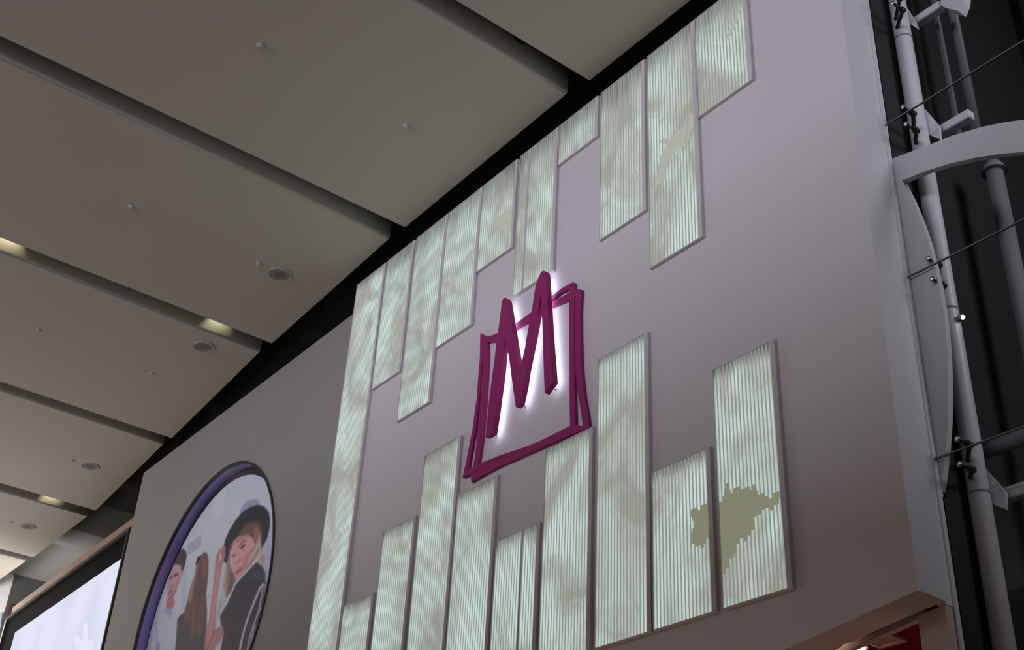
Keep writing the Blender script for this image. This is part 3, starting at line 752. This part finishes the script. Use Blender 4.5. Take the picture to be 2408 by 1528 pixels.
# downlight and square air grille on the shop ceiling
p = PZ(2010, 1521, zsc-0.01)
dl = empty('shop_downlight', p); tag(dl, 'round lit downlight in the shop ceiling at the bottom edge', 'lamp')
adopt(dl, cyl('bezel', (p.x, p.y, zsc), (p.x, p.y, zsc-0.018), 0.085, M['shopfascia'], seg=28))
adopt(dl, cyl('lens', (p.x, p.y, zsc-0.018), (p.x, p.y, zsc-0.026), 0.066, M['downlight'], seg=28))
ld = bpy.data.lights.new('shop_light', 'AREA'); ld.shape = 'DISK'; ld.size = 0.13; ld.energy = 9; ld.color = (1.0, 0.80, 0.62)
lo = bpy.data.objects.new('shop_light', ld); COL.objects.link(lo); lo.location = (p.x, p.y, zsc-0.03); adopt(dl, lo)
wd = bpy.data.lights.new('added_soffit_light', 'AREA'); wd.shape = 'RECTANGLE'; wd.size = 2.0; wd.size_y = 0.2; wd.energy = 7; wd.color = (1.0, 0.58, 0.42)
wo = bpy.data.objects.new('added_soffit_light', wd); COL.objects.link(wo); wo.location = (-6.0, 5.5, 1.6); wo.rotation_euler = (math.pi, 0, 0)  # added warm light from below, brightening soffit and fascia
g = [PZ(2076, 1503, zsc-0.005)]
gr = empty('air_grille', g[0]); tag(gr, 'square brown air grille in the shop ceiling behind the downlight', 'grille')
gx0, gx1 = g[0].x-0.11, g[0].x+0.11; gy0, gy1 = g[0].y-0.11, g[0].y+0.11
for nm, a in (('frame', (gx0, gx1, gy0, gy0+0.03)), ('frame', (gx0, gx1, gy1-0.03, gy1)), ('frame', (gx0, gx0+0.03, gy0+0.03, gy1-0.03)), ('frame', (gx1-0.03, gx1, gy0+0.03, gy1-0.03))):
    adopt(gr, box(nm, a[0], a[1], a[2], a[3], zsc-0.02, zsc, M['shopfascia']))
ns = 8
for k in range(ns):
    yy = gy0+0.03 + (gy1-gy0-0.06)*(k+0.5)/ns
    adopt(gr, box('slat', gx0+0.03, gx1-0.03, yy-0.012, yy+0.006, zsc-0.014, zsc-0.002, M['wood']))

# ------------------------------------------------------------------ lift shaft behind point-fixed glass
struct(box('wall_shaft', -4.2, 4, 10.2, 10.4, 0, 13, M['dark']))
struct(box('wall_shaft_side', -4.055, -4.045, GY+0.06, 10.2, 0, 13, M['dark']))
jz = []
for a, c in (((2083, 292), (2408, 95)), ((2136, 651), (2408, 513)), ((2196, 1080), (2408, 1000))):
    jz.append((PY(*a, GY).z + PY(*c, GY).z)/2)
zs_ = [13.0] + jz + [jz[-1]-2.4, 0.02]
def glass_material():
    m = bpy.data.materials.new('clear_glass'); m.use_nodes = True; nt = m.node_tree
    for n in list(nt.nodes): nt.nodes.remove(n)
    out = nt.nodes.new('ShaderNodeOutputMaterial'); tr = nt.nodes.new('ShaderNodeBsdfTransparent'); gl = nt.nodes.new('ShaderNodeBsdfGlossy')
    tr.inputs['Color'].default_value = (0.95, 0.96, 0.96, 1); gl.inputs['Roughness'].default_value = 0.02; gl.inputs['Color'].default_value = (0.9, 0.9, 0.9, 1)
    lw = nt.nodes.new('ShaderNodeLayerWeight'); lw.inputs['Blend'].default_value = 0.25
    fr = nt.nodes.new('ShaderNodeMath'); fr.operation = 'MULTIPLY_ADD'; fr.inputs[1].default_value = 0.004; fr.inputs[2].default_value = 0.0015
    nt.links.new(lw.outputs['Facing'], fr.inputs[0])
    mx = nt.nodes.new('ShaderNodeMixShader')
    nt.links.new(fr.outputs[0], mx.inputs[0]); nt.links.new(tr.outputs[0], mx.inputs[1]); nt.links.new(gl.outputs[0], mx.inputs[2]); nt.links.new(mx.outputs[0], out.inputs['Surface'])
    return m
M['glass'] = glass_material()
M['seal'] = mat('silicone_joint', (0.16, 0.165, 0.17), 0.5)
struct(box('trim_7', WX1, WX1+0.014, GY-0.008, GY+0.03, 0, 13, M['steel']))      # aluminium edge between wall return and glass
win = empty('window_1', (WX1, GY, 0)); struct(win)
GXE = 1.5
for k in range(len(zs_)-1):
    adopt(win, box('glass_pane', WX1+0.015, GXE, GY, GY+0.012, zs_[k+1]+0.005, zs_[k]-0.005, M['glass']))
for k in (1, 2, 3, 4):
    adopt(win, box('joint_seal', WX1+0.015, GXE, GY-0.001, GY+0.013, zs_[k]-0.005, zs_[k]+0.005, M['seal']))
# reflection in the glass: curved white shape and arched band, modelled as solid panel
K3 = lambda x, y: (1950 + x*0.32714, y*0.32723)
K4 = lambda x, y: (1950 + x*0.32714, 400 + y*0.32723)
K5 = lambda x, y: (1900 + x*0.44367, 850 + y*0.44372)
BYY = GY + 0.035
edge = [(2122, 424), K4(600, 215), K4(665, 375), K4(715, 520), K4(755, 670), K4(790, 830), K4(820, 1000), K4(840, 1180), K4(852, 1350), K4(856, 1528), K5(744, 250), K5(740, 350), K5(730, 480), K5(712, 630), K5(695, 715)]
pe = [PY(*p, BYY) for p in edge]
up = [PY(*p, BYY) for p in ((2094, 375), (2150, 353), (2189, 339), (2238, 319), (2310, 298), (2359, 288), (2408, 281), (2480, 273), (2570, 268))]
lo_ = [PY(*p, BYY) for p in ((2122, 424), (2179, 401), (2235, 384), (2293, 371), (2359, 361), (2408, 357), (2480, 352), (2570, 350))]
refl = empty('glass_reflection', (WX1, BYY, pe[-1].z)); tag(refl, 'white curved reflection with an arched band in the lift shaft glass, modelled as a panel', 'reflection')
bm = bmesh.new()
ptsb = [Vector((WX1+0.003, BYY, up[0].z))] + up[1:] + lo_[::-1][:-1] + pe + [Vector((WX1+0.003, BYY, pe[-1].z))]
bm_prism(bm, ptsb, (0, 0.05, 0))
adopt(refl, finish('reflection_panel', bm, M['white']))
# tubes
TY = GY + 0.33
def vx(pts, Y): return sum(PY(*p, Y).x for p in pts)/len(pts)
def dist(px, py, Y): return (PY(px, py, Y)-CAM).length
def tube(name, pts, Y, wpx, z0, z1, m, label, group):
    x = vx(pts, Y); r = wpx/2*dist(*pts[len(pts)//2], Y)/F_PX*0.98
    root = empty(name, (x, Y, z0)); tag(root, label, 'tube', group)
    adopt(root, cyl('shaft_tube', (x, Y, z0), (x, Y, z1), r, m, seg=28))
    return root, x, r
T1, tx, tr_ = tube('steel_tube', [(2102, 0), (2192, 440), (2262, 870), (2352, 1528)], TY, 45, 1.0, 13, M['steel'], 'thick pale steel tube nearest the glass, running full height of the lift shaft', 'vertical steel tubes in the lift shaft')
Y2 = GY + 0.80
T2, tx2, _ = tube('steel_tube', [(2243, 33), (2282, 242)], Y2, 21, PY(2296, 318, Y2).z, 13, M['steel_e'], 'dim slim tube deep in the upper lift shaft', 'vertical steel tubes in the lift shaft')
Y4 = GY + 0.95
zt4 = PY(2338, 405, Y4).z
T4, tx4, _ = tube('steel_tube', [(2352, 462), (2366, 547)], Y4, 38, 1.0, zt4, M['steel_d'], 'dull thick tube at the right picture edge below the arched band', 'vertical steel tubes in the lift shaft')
cone = PY(2344, 400, Y4)
adopt(T4, cyl('tube_cap', (tx4, Y4, zt4), (tx4, Y4, zt4+0.10), 0.10, M['steel_d'], seg=20, r2=0.05))
# thin flat rail
Y3 = GY + 0.66
x3 = vx([(2206, 62), (2241, 262)], Y3)
rl = box('guide_rail', x3-0.014, x3+0.014, Y3, Y3+0.04, PY(2252, 325, Y3).z, 13, M['steel_e']); tag(rl, 'thin flat guide rail left of the dim slim tube in the shaft', 'rail')
# dark uprights deep in the shaft
for n, (px, py, wv, lab) in enumerate(((2345, 560, 0.16, 'black upright in the lift shaft left of the dull right-hand tube'), (2370, 60, 0.16, 'black upright at the upper right of the lift shaft'))):
    p = PY(px, py, GY+2.5); z0, z1 = (1.0, 13) if n == 1 else (1.0, 9)
    r = box('dark_upright', p.x-wv, p.x+wv, GY+2.5, GY+2.7, z0, z1, M['dark2']); tag(r, lab, 'upright')
# brackets: gusset plate on the tube plus square bar to the next tube
def bracket(gpx, bar_a, bar_b, hpx, label, round_bar=None):
    Yg = TY + 0.06
    root = empty('tube_bracket', PY(*gpx[0], Yg)); tag(root, label, 'bracket', 'steel brackets on the shaft tube')
    adopt(root, prism('gusset_plate', [PY(*p, Yg) for p in gpx], (0.0, 0.03, 0), M['steel']))
    Yb = Yg + 0.10
    a, b = PY(*bar_a, Yb), PY(*bar_b, Yb); h = hpx*dist(*bar_a, Yb)/F_PX/2
    zc = (a.z+b.z)/2
    adopt(root, box('square_bar', a.x, b.x, Yb-0.03, Yb+0.05, zc-h, zc+h, M['steel'], bevel=0.006))
    if round_bar:
        a, b, r = PY(*round_bar[0], Yb+0.02), PY(*round_bar[1], Yb+0.02), round_bar[2]
        zc = (a.z+b.z)/2
        adopt(root, cyl('round_bar', (a.x, Yb+0.02, zc), (b.x, Yb+0.02, zc), r, M['steel_d'], seg=20))
    return root
b0 = bracket([K3(500, 0), K3(530, 20), K3(615, 150), K3(635, 205), K3(560, 160), K3(525, 110)], (2154, 50), (2214, 14), 20, 'white bracket on the shaft tube at the top picture edge')
blk = [PY(*p, TY+0.12) for p in ((2212, -20), (2266, -20), (2264, 2), (2254, 26), (2222, 18), (2212, 10))]
adopt(b0, prism('end_block', blk, (0, 0.10, 0), M['white']))
b1 = bracket([K3(675, 775), K3(785, 900), K3(795, 1000), K3(690, 955)], (2208, 311), (2283, 268), 22, 'white bracket on the shaft tube just above the reflected arched band')
b2 = bracket([K5(920, 550), K5(1045, 690), K5(1046, 780), K5(940, 740)], (2362, 1175), (2560, 1090), 28, 'large bracket with two bars at the lower right of the shaft', ((2305, 1070), (2560, 965), 0.055))
# spider fittings: two bolts through the glass, dark arms and a clamp ring on the tube
sp = [((2122, 250), (2129, 290), 'spider glass fitting above the reflected arched band'), ((2180, 607), (2190, 655), 'spider glass fitting in front of the curved reflection'), ((2250, 1031), (2256, 1090), 'spider glass fitting beside the lower glass joint'), ((2092, -22), (2098, 6), 'spider glass fitting cut by the top picture edge')]
for a, c, lab in sp:
    pa, pc = PY(*a, GY-0.01), PY(*c, GY-0.01); zm = (pa.z+pc.z)/2
    root = empty('glass_spider_fitting', (pa.x, GY, zm)); tag(root, lab, 'glass fitting', 'spider fittings of the shaft glass')
    for p in (pa, pc):
        q = (p.x, GY-0.004, p.z)
        bm = bmesh.new()
        bmesh.ops.create_uvsphere(bm, u_segments=16, v_segments=8, radius=0.021)
        for v in bm.verts: v.co = Vector((v.co.x+p.x, v.co.y*0.5+GY-0.004, v.co.z+p.z))
        adopt(root, finish('bolt_head', bm, M['chrome'], smooth=True))
        adopt(root, cyl('bolt_shank', (p.x, GY, p.z), (p.x, GY+0.12, p.z), 0.012, M['clamp'], seg=10))
        adopt(root, cyl('arm', (p.x, GY+0.12, p.z), (tx, TY-tr_*0.97, zm+(p.z-zm)*0.7), 0.016, M['clamp'], seg=10))
        adopt(root, cyl('arm_boss', (p.x, GY+0.095, p.z), (p.x, GY+0.135, p.z), 0.026, M['clamp'], seg=14))
    adopt(root, cyl('clamp_ring', (tx, TY, pc.z-0.075), (tx, TY, pc.z-0.063), tr_+0.004, M['steel_d'], seg=28))
# little lamp clamped to the tube
p = PY(2262, 746, TY-0.02)
sl = empty('tube_lamp', (p.x, TY, p.z)); tag(sl, 'tiny bright lamp clamped to the side of the shaft tube', 'lamp')
adopt(sl, box('clamp_arm', tx, p.x, TY-0.012, TY+0.012, p.z-0.008, p.z+0.008, M['clamp']))
adopt(sl, cyl('lamp_head', (p.x-0.025, TY-0.02, p.z+0.012), (p.x+0.005, TY-0.02, p.z-0.002), 0.018, M['steel'], seg=14))
adopt(sl, cyl('lamp_lens', (p.x+0.005, TY-0.02, p.z-0.002), (p.x+0.02, TY-0.03, p.z-0.008), 0.017, M['lampon'], seg=14, r2=0.010))
